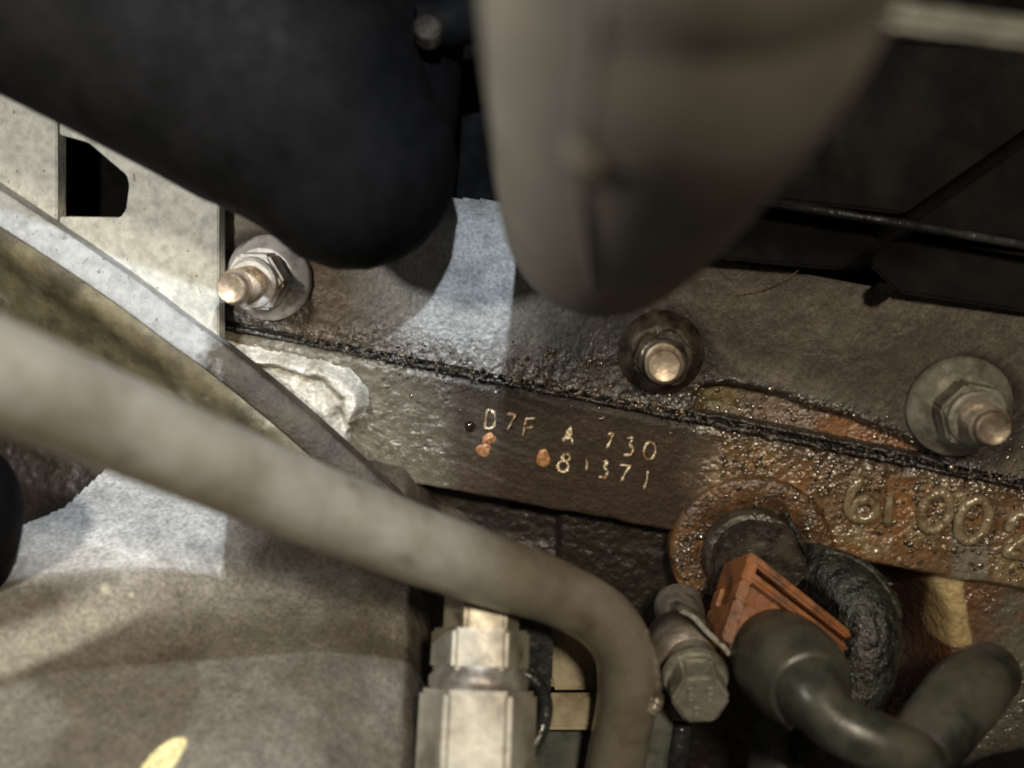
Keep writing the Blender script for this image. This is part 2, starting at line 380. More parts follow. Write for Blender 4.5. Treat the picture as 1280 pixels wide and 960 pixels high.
def block_fn(px, py, x, y):
    nz = fbm(x, y, 160, 5, 3); nf = fbm(x, y, 900, 3, 11); nb = fbm(x, y, 60, 4, 5)
    wob = (nz - 0.5) * 14
    d = (py - edge_py(px) + wob * 0.5)
    right = sst(980, 1080, px)
    low = sst(0, 14, d)
    depth = 0.0075 * (1 - right) + 0.0032 * right
    h = -low * depth
    cav = ell(px, py, 1130, 805, 46, 95, -6, 0.5) * sst(8, 24, d)
    h -= cav * 0.016
    h -= 0.0035 * sst(700, 690, px) * sst(120, 60, d) * low
    smoothpad = sst(545, 585, px + wob) * (1 - sst(845, 900, px + wob)) * (1 - low)
    rough = 1 - 0.9 * smoothpad
    h += (nf - 0.5) * 0.00055 * rough + (nz - 0.5) * 0.0006 * rough
    # rounded step under the joint
    jd = py - joint_py(px)
    h -= 0.0008 * (1 - sst(4, 16, jd))
    # colours: grey-olive casting, brown oil, orange rust, torch light on the left end
    base = np.tile(np.array([[0.105, 0.088, 0.062]]), (len(px), 1))
    base = mix(base, (0.050, 0.031, 0.020), smoothpad * 0.95)
    rust = sst(850, 960, px + wob * 4) * (1 - low)
    base = mix(base, (0.28, 0.135, 0.044), rust * (0.45 + 0.55 * sst(0.40, 0.62, nb)))
    base = mix(base, (0.33, 0.25, 0.13), rust * sst(0.52, 0.70, nz) * 0.9)
    base = mix(base, (0.135, 0.120, 0.085), sst(560, 470, px + wob * 2) * (1 - low) * 0.7)  # torch-lit left end of the pad put into the colour
    oilband = (1 - sst(6, 34, jd + wob * 1.6)) * sst(420, 700, px)
    base = mix(base, (0.022, 0.015, 0.010), oilband * 0.75)
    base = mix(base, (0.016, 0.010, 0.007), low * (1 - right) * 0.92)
    # lower right wall: orange, green-grey, yellow paint
    lr = low * right
    base = mix(base, (0.20, 0.085, 0.034), lr * 0.9)
    gg = lr * sst(1195, 1225, px + wob) * sst(0.35, 0.6, nb + 0.1 * (px > 1240) * 0)
    base = mix(base, (0.14, 0.145, 0.115), gg * 0.9)
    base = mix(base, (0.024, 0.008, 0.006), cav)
    ye = (1 - sst(20, 24, np.abs(px - 1190 - (py - 725) * 0.10 + wob * 0.9) * 1.1)) * sst(718, 724, py + wob * 0.3) * (1 - sst(812, 822, py + wob * 0.5))
    base = mix(base, (0.66, 0.50, 0.25), ye)
    h += ye * 0.0004
    st = (1 - sst(18, 26, np.abs(px - 1212 + wob * 0.4))) * sst(652, 668, py) * (1 - sst(722, 730, py))
    base = mix(base, (0.26, 0.25, 0.20), st * 0.75)
    oil = 0.55 + 0.45 * rust - 0.50 * smoothpad + 0.3 * low
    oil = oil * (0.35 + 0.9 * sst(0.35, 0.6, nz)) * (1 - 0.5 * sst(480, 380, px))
    oil = np.where(ye > 0.5, 0.25, oil) * (1 - 0.72 * low * (1 - right))
    # scratches across the stamped pad are rubbed paler
    sc = sst(0.60, 0.75, vnoise(x * 30 + y * 8, y * 1900 + x * 330, 9)) * smoothpad * sst(0.45, 0.62, nb)
    base = mix(base, (0.12, 0.105, 0.09), sc * 0.5)
    base = base * (1 - 0.36 * sst(470, 620, px))[:, None]  # right side darkened in colour to balance the stronger workshop lamp
    return h, base, oil, None

block = thing('engine_block', W(760, 640), 'oily brown cast engine block with stamped number pad below the gasket joint', 'engine block')
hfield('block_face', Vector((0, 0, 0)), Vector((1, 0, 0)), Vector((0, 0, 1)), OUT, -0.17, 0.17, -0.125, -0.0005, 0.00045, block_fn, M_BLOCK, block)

# stamped characters: fine bright strokes pressed into the pad
def ZP(x, y): return (560 + x / 4.267, 480 + y / 4.267)
def ellipse_pts(cx, cy, rx, ry, n=16, lean=0.0):
    return [(cx + rx * math.cos(2 * math.pi * k / n) - lean * ry * math.sin(2 * math.pi * k / n), cy + ry * math.sin(2 * math.pi * k / n)) for k in range(n + 1)]
CH = [
    [[(195, 236), (202, 190), (208, 140), (228, 136), (250, 160), (254, 195), (245, 228), (222, 238), (195, 236)]],
    [[(315, 160), (364, 162), (345, 195), (318, 243)]],
    [[(400, 276), (410, 225), (418, 184), (466, 183)], [(410, 236), (456, 226)]],
    [[(612, 308), (634, 268), (655, 228), (660, 275), (664, 322)], [(626, 288), (662, 288)], [(640, 270), (657, 275)]],
    [[(852, 266), (882, 266), (868, 302), (846, 342)]],
    [[(955, 288), (990, 288), (968, 322), (990, 345), (978, 378), (938, 378)]],
    [ellipse_pts(1076, 356, 31, 47, 16, 0.1)],
    [ellipse_pts(630, 392, 20, 20, 12), ellipse_pts(614, 440, 29, 30, 14)],
    [[(738, 396), (742, 425), (738, 460)]],
    [[(815, 412), (852, 412), (832, 445), (853, 468), (838, 503), (803, 494)]],
    [[(918, 432), (974, 435), (945, 475), (922, 522)]],
    [[(1066, 462), (1060, 515), (1044, 562)]],
]
for ci, strokes in enumerate(CH):
    parts = []
    for s in strokes:
        pts = []
        for a, b in zip(s[:-1], s[1:]):
            for k in range(3):
                t = k / 3; pts.append((a[0] + (b[0] - a[0]) * t, a[1] + (b[1] - a[1]) * t))
        pts.append(s[-1])
        rnd = random.Random(ci * 31 + len(pts))
        path = [(W(*ZP(x, y), 0.00016 + 0.00014 * rnd.random()), 0.00018 + 0.00036 * rnd.random() ** 1.5 * (0.4 + 0.6 * (k % 3 > 0))) for k, (x, y) in enumerate(pts)]
        run = []
        for k, q in enumerate(path):
            run.append(q)
            if (rnd.random() < 0.16 and len(run) > 2) or k == len(path) - 1:
                if len(run) > 1: parts.append(tube_vf(run, 7))
                run = [] if rnd.random() < .5 else [q]
    v, f = join_meshes(parts)
    link('stamped_character', mesh_from(v, f), M_STAMP, block)
def dab(name, cx, cy, rx, ry, off, thick, material, parent, seed=0, lean=0.0, n=26, lobes=0.2):
    rnd = random.Random(seed); ph = [rnd.random() * 6.28 for _ in range(4)]
    V = [W(cx, cy, off + thick)]; Fc = []
    rings = [(0.45, 0.92), (0.8, 0.6), (1.0, -0.3)]
    for rr, hh in rings:
        for k in range(n):
            a = 2 * math.pi * k / n
            w = 1 + lobes * (0.5 * math.sin(2 * a + ph[0]) + 0.35 * math.sin(3 * a + ph[1]) + 0.25 * math.sin(5 * a + ph[2]))
            x, y = rx * rr * w * math.cos(a), ry * rr * w * math.sin(a)
            V.append(W(cx + x - lean * y, cy + y, off + thick * (hh + 0.15 * (rnd.random() - .5) * (hh > 0))))
    for k in range(n): Fc.append([0, 1 + k, 1 + (k + 1) % n])
    for i in range(2):
        for k in range(n): Fc.append([1 + i * n + k, 1 + (i + 1) * n + k, 1 + (i + 1) * n + (k + 1) % n, 1 + i * n + (k + 1) % n])
    return link(name, mesh_from(V, Fc), material, parent)
dab('rust_filled_stamp', *ZP(218, 292), 8.0, 8.5, 0.0, 0.0003, M_RUSTDAB, block, 4, 0.2, n=44, lobes=0.22)['label'] = 'orange rust filling a stamped mark'
dab('rust_filled_stamp', *ZP(190, 350), 9.0, 9.5, 0.0, 0.0003, M_RUSTDAB, block, 14, 0.3, n=44, lobes=0.25)['label'] = 'orange rust filling a stamped mark'
dab('rust_filled_stamp', *ZP(508, 396), 8.5, 12.5, 0.0000, 0.00035, M_RUSTDAB, block, 8, 0.0, n=44, lobes=0.12)['label'] = 'orange rust filling a stamped zero'
M_DROP = mat('oil_drop', (0.010, 0.006, 0.004), (0.02, 0.012, 0.008), 300, (0.04, 0.08), 0, (), (0.4, 0.6), None, 1, (0, 1), 1.0)
dab('oil_drop', *ZP(117, 226), 7, 8, 0.0, 0.0012, M_DROP, block, 3, 0, lobes=0.05)

# raised cast digits at the right
def ZC(x, y): return (1000 + x / 4.571, 560 + y / 4.571)
CD = [
    [[(335, 190), (300, 235), (278, 300), (280, 365), (310, 400), (375, 402), (425, 372), (432, 325), (390, 292), (330, 305), (290, 350)]],
    [[(512, 290), (506, 350), (500, 430)]],
    [ellipse_pts(775, 362, 78, 108, 20, 0.22)],
    [ellipse_pts(990, 412, 84, 118, 20, 0.22)],
    [[(1195, 455), (1225, 395), (1290, 375), (1340, 410), (1320, 480), (1240, 545), (1180, 600), (1250, 612), (1340, 640)]],
]
for ci, strokes in enumerate(CD):
    parts = []
    for s in strokes:
        path = smooth_path([(W(*ZC(x, y), 0.0005), 0.00105 if ci != 1 else 0.0009) for x, y in s], 4)
        parts.append(tube_vf(path, 10, wob=0.35, seed=ci, roundcap=(True, True) if s[0] != s[-1] else (False, False)))
    v, f = join_meshes(parts); link('cast_digit', mesh_from(v, f), M_CAST, block)

# round boss the sensor screws into
bo = W(940, 694, 0.0014) - OUT * 0.0140
lathe('sensor_boss', bo, OUT, [(0, .0172), (.0105, .0172), (.0128, .0169), (.0136, .0165), (.0139, .0158), (.0139, .0140), (.0137, .0125), (.0133, .0112), (.0126, .0100), (.0124, .0)], M_BOSS, block, 72, 50, 0, None, 0.00035, 3)

# ------------------------------------------------------------------ cylinder head
CONT = [(-400, 262), (400, 422), (860, 505), (872, 484), (910, 480), (960, 490), (1060, 520), (1120, 543), (1172, 570), (1186, 585), (1700, 688)]
def cont_py(px): return np.interp(px, [p[0] for p in CONT], [p[1] for p in CONT])
def head_fn(px, py, x, y):
    nz = fbm(x, y, 150, 5, 23); nf = fbm(x, y, 1000, 3, 31); nb = fbm(x, y, 55, 4, 15)
    wob = (nz - 0.5) * 16
    d = cont_py(px) - py + wob * 0.45
    pocket = (1 - sst(-4, 6, d)) * sst(860, 885, px) * (1 - sst(1165, 1195, px))
    h = 0.0024 - pocket * 0.0042
    up = sst(290, 225, py - (px - 600) * 0.12 + wob)
    h -= up * 0.010
    h += (nf - 0.5) * 0.0004 + (nz - 0.5) * 0.0006
    jd = joint_py(px) - py
    gritty = (1 - sst(10, 70, jd + wob * 2)) * (1 - sst(820, 960, px))
    h += gritty * (fbm(x, y, 700, 2, 41) - 0.5) * 0.0011
    base = np.tile(np.array([[0.150, 0.130, 0.105]]), (len(px), 1))
    base = mix(base, (0.085, 0.07, 0.055), sst(0.4, 0.62, nb) * 0.6)
    base = mix(base, (0.095, 0.062, 0.034), sst(345, 385, px) * sst(545, 500, px) * 0.9)  # hose shadow right of the first nut, painted as brown
    base = mix(base, (0.32, 0.33, 0.33), ell(px, py, 590, 350, 120, 110, 0, 0.5) * 0.75)  # torch patch between the hoses also painted as a paler area
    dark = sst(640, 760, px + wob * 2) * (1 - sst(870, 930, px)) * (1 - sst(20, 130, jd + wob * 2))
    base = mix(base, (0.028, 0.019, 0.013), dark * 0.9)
    base = mix(base, (0.06, 0.045, 0.032), gritty * 0.5)
    base = mix(base, (0.30, 0.13, 0.04), pocket * (0.4 + 0.6 * sst(0.35, 0.6, nb)))
    base = mix(base, (0.16, 0.16, 0.05), pocket * (1 - sst(880, 970, px)) * 0.8)
    rim = (1 - sst(2, 16, np.abs(d - 4))) * sst(860, 900, px)
    base = mix(base, (0.018, 0.014, 0.011), rim * 0.85)
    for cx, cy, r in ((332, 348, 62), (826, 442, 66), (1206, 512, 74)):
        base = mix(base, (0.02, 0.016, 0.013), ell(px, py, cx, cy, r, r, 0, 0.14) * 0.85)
    wetl = (1 - sst(10, 95, jd + wob * 2)) * (1 - sst(660, 760, px)) * 0.95
    oil = 0.12 + 0.88 * np.maximum.reduce([gritty, wetl, dark, pocket, rim])
    oil = oil * (0.4 + 0.8 * sst(0.35, 0.6, nz))
    base = base * (1 - 0.45 * sst(630, 700, px + wob))[:, None]  # shade right of the torch patch put into the colour, against lamp spill
    keep = (px > 262) & (py > np.interp(px, [-500, 300, 545, 640, 760, 900, 1300, 1700], [60, 190, 244, 252, 290, 322, 392, 460]) + wob * 0.15)
    return h, base, oil, keep
head = thing('cylinder_head', W(700, 330), 'dark grey-brown cylinder head casting above the gasket joint', 'cylinder head')
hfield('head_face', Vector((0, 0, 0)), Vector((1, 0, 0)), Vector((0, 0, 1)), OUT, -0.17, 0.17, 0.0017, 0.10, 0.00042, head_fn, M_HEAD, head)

# oil-wet grit: small glossy beads stuck to the wet zones
def ico():
    bm = bmesh.new(); bmesh.ops.create_icosphere(bm, subdivisions=2, radius=1.0)
    v = np.array([x.co[:] for x in bm.verts]); f = np.array([[q.index for q in p.verts] for p in bm.faces]); bm.free(); return v, f
def box_pts(rg, x0, y0, x1, y1, n):           # y measured from the joint line
    a = rg.uniform(x0, x1, n); return a, joint_py(a) + y0 + (y1 - y0) * rg.uniform(0, 1, n) ** 1.4
def ring_pts(rg, cx, cy, r0, r1, a0, a1, n):
    a = np.radians(rg.uniform(a0, a1, n)); r = rg.uniform(r0, r1, n); return cx + r * np.cos(a), cy - r * np.sin(a)
def beads(name, parent, fn, groups, seed, material, clump=0.42):
    """flattened oil drops: lens-like, so that they glint"""
    rg = np.random.default_rng(seed); X, Z, R = [], [], []
    for gen, args, n, (r0, r1) in groups:
        a, b = gen(rg, *args, n)
        for u, w in zip(a, b):
            p = W(u, w, 0); X.append(p.x); Z.append(p.z)
        R += list(r0 + (r1 - r0) * rg.uniform(0, 1, n) ** 2.2)
    X, Z, R = np.array(X), np.array(Z), np.array(R)
    px, py = pix_np(np.stack([X, X * 0, Z], 1))
    h, _, oil, keep = fn(px, py, X, Z)
    ok = (rg.uniform(0, 1, len(X)) < 0.25 + oil) & (h > -0.003) & (fbm(X, Z, 260, 3, seed) > clump)
    X, Z, R, h = X[ok], Z[ok], R[ok], h[ok]
    v, f = ico(); n = len(X)
    sq = rg.uniform(0.6, 1.5, (n, 2)); fl = rg.uniform(0.28, 0.6, n); tx, tz = rg.normal(0, .16, n), rg.normal(0, .16, n)
    V = np.empty((n, len(v), 3))
    dx = v[None, :, 0] * (R * sq[:, 0])[:, None]; dz = v[None, :, 2] * (R * sq[:, 1])[:, None]
    V[:, :, 0] = X[:, None] + dx; V[:, :, 2] = Z[:, None] + dz
    V[:, :, 1] = -h[:, None] - 0.00004 + v[None, :, 1] * (R * fl)[:, None] + dx * tx[:, None] + dz * tz[:, None]
    Fc = (f[None] + (np.arange(n) * len(v))[:, None, None]).reshape(-1, 3)
    o = link(name, mesh_from(V.reshape(-1, 3), Fc.tolist()), material, parent); o['kind'] = 'stuff'; return o
M_BEAD = mat('oil_wet_grit', (0.022, 0.014, 0.008), (0.09, 0.06, 0.03), 500, (0.12, 0.24), 0, (), (0.4, 0.6), None, 1, (0, 1), 1.0)
M_BEAD.node_tree.nodes['Principled BSDF'].inputs['Coat Weight'].default_value = 1.0
M_BEAD.node_tree.nodes['Principled BSDF'].inputs['Coat Roughness'].default_value = 0.13
flat = lambda hh: (lambda px, py, x, y: (np.full(len(px), hh), None, np.ones(len(px)), None))
beads('oily_grit', block, block_fn, [(box_pts, (900, 4, 1330, 125), 1900, (.0002, .0006)), (box_pts, (450, 6, 600, 60), 120, (.0002, .0005)), (box_pts, (560, 0, 900, 26), 260, (.0002, .0005))], 5, M_BEAD)
beads('oily_grit', block, flat(.0013), [(ring_pts, (940, 694, 66, 96, 20, 200), 520, (.0002, .0006))], 9, M_BEAD, 0.46)
beads('oily_grit', head, head_fn, [(box_pts, (370, -4, 700, -30), 500, (.00015, .0004)), (box_pts, (640, -4, 880, -60), 600, (.0002, .0005)), (box_pts, (880, -4, 1320, -60), 500, (.0002, .0005))], 6, M_BEAD)

# gasket: layered tarry edge squeezed out of the joint
gk = thing('head_gasket', W(760, 500), 'thin black tarry gasket line squeezed between block and head', 'gasket')
def layer(z0, z1, p0, seed, material, jag):
    n = 460; xs = np.linspace(-0.17, 0.17, n); V = []; Fc = []
    a = fbm(xs, xs * 0 + seed, 420, 4, seed); b = fbm(xs, xs * 0 + seed, 300, 3, seed + 7)
    for i, x in enumerate(xs):
        o = p0 + (a[i] - 0.5) * jag; dz = (b[i] - 0.5) * 0.0007
        V += [Vector((x, 0.006, z0)), Vector((x, -o * 0.9, z0 + dz * 0.4)), Vector((x, -o - 0.00015, (z0 + z1) / 2 + dz)), Vector((x, -o * 0.88, z1 + dz)), Vector((x, 0.006, z1))]
    for i in range(n - 1):
        for k in range(4): Fc.append([i * 5 + k, i * 5 + k + 1, (i + 1) * 5 + k + 1, (i + 1) * 5 + k])
    link('gasket_layer', mesh_from(V, Fc), material, gk)
layer(-0.0007, 0.0003, 0.0010, 3, M_GASKET, 0.0018)
layer(0.0004, 0.0013, 0.0004, 9, M_BLACKSTEEL, 0.0006)
layer(0.0014, 0.0022, 0.0021, 17, M_GASKET, 0.0022)
beads('tar_drops', gk, flat(.0019), [(box_pts, (380, -9, 1320, 3), 600, (.0002, .00055))], 12, M_GASKET, 0.40)

# ------------------------------------------------------------------ nuts on studs
def stud_nut(base_px, off, fl_r, hex_r, stud_r, length, mats, label, phase, loose=1.0):
    o = W(*base_px, off); mn, ms = mats
    t = thing('flange_nut', o, label, 'nut', 'nuts along the cylinder head')
    lathe('flange', o - OUT * 0.002, OUT, [(0, fl_r), (.0032, fl_r), (.0037, fl_r * .97), (.0041, fl_r * .92), (.0058, hex_r * 1.10), (.0062, hex_r)], mn, t, 48, 30)
    prism('hex_nut', o + OUT * 0.0036, OUT, 0.0060, hex_r, 6, mn, t, 0.0006, phase)
    lathe('nut_collar', o + OUT * 0.0094, OUT, [(0, hex_r * .80), (.0012, hex_r * .78), (.0016, hex_r * .68)], mn, t, 32, 30)
    pr = []; z = 0.0095
    while z < length - 0.0022:
        pr += [(z, stud_r * 0.80), (z + 0.0005, stud_r), (z + 0.0006, stud_r)]; z += 0.0011
    pr += [(z, stud_r * .86), (length - .0012, stud_r * .86), (length - .0004, stud_r * .80), (length - .0002, stud_r * .74), (length - .0006, stud_r * .40), (length - .0007, stud_r * .05)]
    lathe('threaded_stud', o, OUT, pr, ms, t, 28, 20)
    return t
stud_nut((338, 347), 0.0026, .0088, .0063, .0034, .0215, (M_NUTLIT, M_STUD), 'dusty pale flange nut beside the light grey plate', 0.3)
stud_nut((826, 440), 0.0018, .0086, .0060, .0036, .0165, (M_NUTOIL, M_STUD), 'dark oily flange nut below the end of the wide grey hose', 0.5)
stud_nut((1197, 507), 0.0026, .0100, .0066, .0037, .0190, (M_NUTGREEN, M_STUDDULL), 'dull grey flange nut with long threaded stud above the cast digits', 0.1)

# ------------------------------------------------------------------ light grey plates at the left
br = thing('mounting_bracket', W(180, 330, .008), 'light grey gritty bracket plate with a dark square notch', 'bracket')
wall_plate('bracket_plate', [(74, 20), (273, 20), (273, 300), (273, 440), (74, 306), (74, 271), (150, 272), (157, 262), (161, 232), (158, 219), (110, 178), (74, 168)], .008, .0035, M_PLATE, br, 0.00025)
sp = wall_plate('side_plate', [(-260, -60), (71, -60), (71, 304), (-260, 90)], .0068, .0035, M_PLATE, None, 0.00025)
prop(sp, 'pale gritty steel plate butted against the notched bracket', 'plate')
# black sheet added to give the notch its dark shade
bp = wall_plate('notch_shade', [(-300, -80), (280, -80), (285, 455), (-300, 455)], -.012, .003, M_RUBBER, None)
bp.name = 'notch_shade_sheet'
prop(bp, 'black sheet added for the shade seen through the notch of the light bracket', 'shade sheet')

# ------------------------------------------------------------------ chalky white sealant lump
wl = thing('sealant_lump', W(380, 480), 'chalky white dried sealant lump under the gasket line', 'sealant')
WPOLY = [(262, 424), (300, 428), (340, 436), (400, 449), (436, 462), (459, 484), (462, 505), (452, 526), (441, 540), (439, 562), (430, 566), (412, 542), (372, 508), (330, 470), (290, 442)]
def inside(px, py, poly):
    r = np.zeros(px.shape, bool); n = len(poly)
    for k in range(n):
        (x0, y0), (x1, y1) = poly[k], poly[(k + 1) % n]
        c = ((y0 > py) != (y1 > py)) & (px < (x1 - x0) * (py - y0) / (y1 - y0 + 1e-9) + x0); r ^= c
    return r
def wedge_fn(px, py, x, y):
    nz = fbm(x, y, 230, 4, 83); nf = fbm(x, y, 900, 3, 91)
    qx, qy = px + (nz - .5) * 10, py + (fbm(x, y, 230, 4, 97) - .5) * 10
    ins = inside(qx, qy, WPOLY); d = seg_dist(qx, qy, WPOLY + WPOLY[:1])
    h = -.0006 + .0042 * sst(0, 9, d)
    rd = seg_dist(qx, qy, [(262, 428), (340, 442), (420, 462), (448, 488), (447, 515)])
    h += .0024 * sst(15, 3, rd)
    h -= .0016 * np.exp(-(seg_dist(qx, qy, [(300, 447), (350, 460), (405, 472), (428, 492)]) / 5.0) ** 2)
    h += .0015 * np.exp(-(np.hypot((qx - 412) / 11, (qy - 505) / 14)) ** 2)
    h -= .0030 * np.exp(-(np.hypot((qx - 432) / 9, (qy - 524) / 15)) ** 2)
    h += (nz - .5) * .0012 + (nf - .5) * .0005
    base = np.tile(np.array([[0.60, 0.575, 0.51]]), (len(px), 1))
    base = mix(base, (0.34, 0.31, 0.25), sst(.5, .68, nz) * .7)
    base = mix(base, (0.22, 0.22, 0.20), sst(525, 560, py) * .8)
    return h, base, np.full(len(px), .1), ins | (d < 1.5)
a_, b_ = W(240, 410), W(480, 580)
hfield('sealant_crust', Vector((0, 0, 0)), Vector((1, 0, 0)), Vector((0, 0, 1)), OUT, a_.x, b_.x, b_.z - .01, a_.z + .004, .00022, wedge_fn, M_GEAR, wl)
# ------------------------------------------------------------------ diagonal rail
def sweep(name, pts, prof, material, parent=None, outdir=None):
    n = len(pts); V = []; m = len(prof); Fc = []
    for i, p in enumerate(pts):
        t = (pts[min(i + 1, n - 1)] - pts[max(i - 1, 0)]).normalized()
        o = (OUT - t * OUT.dot(t)).normalized(); q = o.cross(t)
        if q.dot(CU) > 0: q = -q
        for a, b in prof: V.append(p + q * a + o * b)
    for i in range(n - 1):
        for k in range(m): Fc.append([i * m + k, i * m + (k + 1) % m, (i + 1) * m + (k + 1) % m, (i + 1) * m + k])
    Fc.append(list(range(m))); Fc.append([(n - 1) * m + k for k in range(m)][::-1])
    bm = bmesh.new(); me = mesh_from(V, Fc); bm.from_mesh(me); return link(name, bm_mesh(bm, True, 38), material, parent)
rail_pts = [(W(-220, 92, .014), 0), (W(0, 241, .013), 0), (W(80, 293, .0126), 0), (W(165, 351, .0122), 0), (W(228, 398, .0118), 0), (W(290, 443, .0114), 0), (W(380, 517, .011), 0), (W(465, 594, .010), 0), (W(560, 682, .007), 0), (W(650, 762, .003), 0)]
rail_pts = [p for p, _ in smooth_path(rail_pts, 5)]
mm = 0.001
rail = thing('support_rail', W(165, 351, .012), 'dirty diagonal rail with a pale upper edge behind the steel pipe', 'rail')
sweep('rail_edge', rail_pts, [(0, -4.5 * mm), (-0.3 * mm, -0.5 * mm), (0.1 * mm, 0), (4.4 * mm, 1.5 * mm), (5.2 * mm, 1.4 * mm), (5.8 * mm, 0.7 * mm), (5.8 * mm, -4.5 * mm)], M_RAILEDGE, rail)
sweep('rail_body', rail_pts, [(5.0 * mm, -5 * mm), (5.4 * mm, 0.2 * mm), (7.0 * mm, 1.3 * mm), (9.0 * mm, 1.2 * mm), (11.0 * mm, 0.2 * mm), (13.5 * mm, -2.2 * mm), (17 * mm, -5 * mm), (34 * mm, -10 * mm), (34 * mm, -13 * mm), (10 * mm, -12 * mm)], M_RAIL, rail)

# ------------------------------------------------------------------ steel pipe
pp = thing('steel_pipe', P(640, 722, .16), 'grey zinc steel pipe running diagonally and bending down', 'pipe')
PR = .006
path = smooth_path([(P(-260, 352, .085), PR), (P(-120, 418, .095), PR), (P(0, 470, .104), PR), (P(133, 524, .117), PR), (P(270, 580, .129), PR), (P(405, 636, .141), PR), (P(540, 688, .151), PR), (P(630, 718, .158), PR * .97), (P(695, 741, .164), PR * .93), (P(750, 771, .169), PR * .92), (P(780, 814, .173), PR * .92), (P(784, 868, .176), PR * .92), (P(774, 930, .179), PR * .92), (P(758, 1010, .182), PR * .92), (P(738, 1100, .186), PR * .92)], 7)
tube('pipe_tube', path, M_PIPE, pp, seg=36)
def pipe_c(x): return float(np.interp(x, [270, 405, 540, 630], [580, 636, 688, 718])), float(np.interp(x, [270, 405, 540, 630], [.129, .141, .151, .158]))
A_ = [P(x, pipe_c(x)[0] - 30, pipe_c(x)[1]) for x in (292, 400, 500, 590)] + [P(x, pipe_c(x)[0] + 30, pipe_c(x)[1]) for x in (590, 500, 400, 292)]
B_ = [P(x, pipe_c(x)[0] - 34, .172) for x in (292, 400, 500, 590)] + [P(x, pipe_c(x)[0] + 30, .172) for x in (590, 500, 400, 292)]
hull_box('shade_block', A_, B_, M_STRUT, pp, .0005)  # unseen block added behind the pipe to shade the gearbox housing
v, f = tube_vf(smooth_path([(P(806, 790, .170), .0007), (P(816, 820, .171), .0008), (P(821, 850, .172), .0008), (P(820, 872, .173), .0014), (P(814, 884, .173), .0016)], 6), 10, wob=0.5, seed=2, roundcap=(True, True))
link('weld_bead', mesh_from(v, f), M_NUT, pp)

# ------------------------------------------------------------------ pipe union
un = thing('pipe_union', P(595, 950, .166), 'stack of zinc hex fittings standing under the steel pipe', 'pipe fitting')
ax = (P(603, 745, .168) - P(594, 960, .160)).normalized()
def at_union(py): return P(594 + (960 - py) * 0.042, py, .160 + (960 - py) / 215 * .008)
pxm = lambda a, b: (at_union(b) - at_union(a)).length
prism('top_nut', at_union(795), ax, pxm(795, 742), .0068, 6, M_ZINC, un, .0005, 0.25)
prism('hex_nut', at_union(838), ax, pxm(838, 787), .0087, 6, M_ZINC, un, .0006, 0.12)
lathe('sealing_ring', at_union(864), ax, [(0, .0080), (.0008, .0086), (.0022, .0086), (.0032, .0078), (.0040, .0076)], M_NUT, un, 40, 40)
prism('hex_body', at_union(1080), ax, pxm(1080, 862), .0103, 6, M_ZINC, un, .0008, 0.12)

# black strap behind the union
strap_px = [(560, 742), (680, 745), (692, 800), (690, 850), (682, 905), (655, 960), (640, 1040), (540, 1040)]
st = hull_box('retaining_strap', [P(x, y, .176) for x, y in strap_px], [P(x, y, .185) for x, y in strap_px], M_BLACKSTEEL, None, .0008)
prop(st, 'black glossy curved strap behind the zinc union', 'strap')
tr = tube('strap_lip', smooth_path([(P(640, 838, .170), .0012), (P(668, 850, .170), .0013), (P(682, 880, .170), .0013), (P(676, 915, .169), .0013), (P(655, 955, .167), .0013), (P(640, 1010, .166), .0013)], 6), M_BLACKSTEEL, None, seg=12)
tr.parent = st; 

# beige bracket and grey strut between the pipe and the union
bg1 = thing('beige_bracket', P(710, 860, .19), 'beige dirty bracket in the gap between union and bent pipe', 'bracket')
q = [(672, 775), (748, 785), (748, 862), (690, 862)]
hull_box('upper_flange', [P(x, y, .190) for x, y in q], [P(x, y, .200) for x, y in q], M_BEIGE, bg1, .0006)
q = [(684, 866), (750, 866), (748, 912), (676, 912)]
hull_box('middle_pad', [P(x, y, .184) for x, y in q], [P(x, y, .200) for x, y in q], M_BEIGE, bg1, .0008)
q = [(672, 914), (752, 914), (740, 1040), (640, 1040)]
hull_box('lower_flange', [P(x, y, .190) for x, y in q], [P(x, y, .200) for x, y in q], M_STRUT, bg1, .0006)
q = [(800, 884), (838, 880), (842, 900), (822, 1040), (760, 1040)]
o = hull_box('grey_strut', [P(x, y, .180) for x, y in q], [P(x, y, .192) for x, y in q], M_STRUT, None, .0008)
prop(o, 'flat grey strut standing right beside the bent pipe', 'strut')

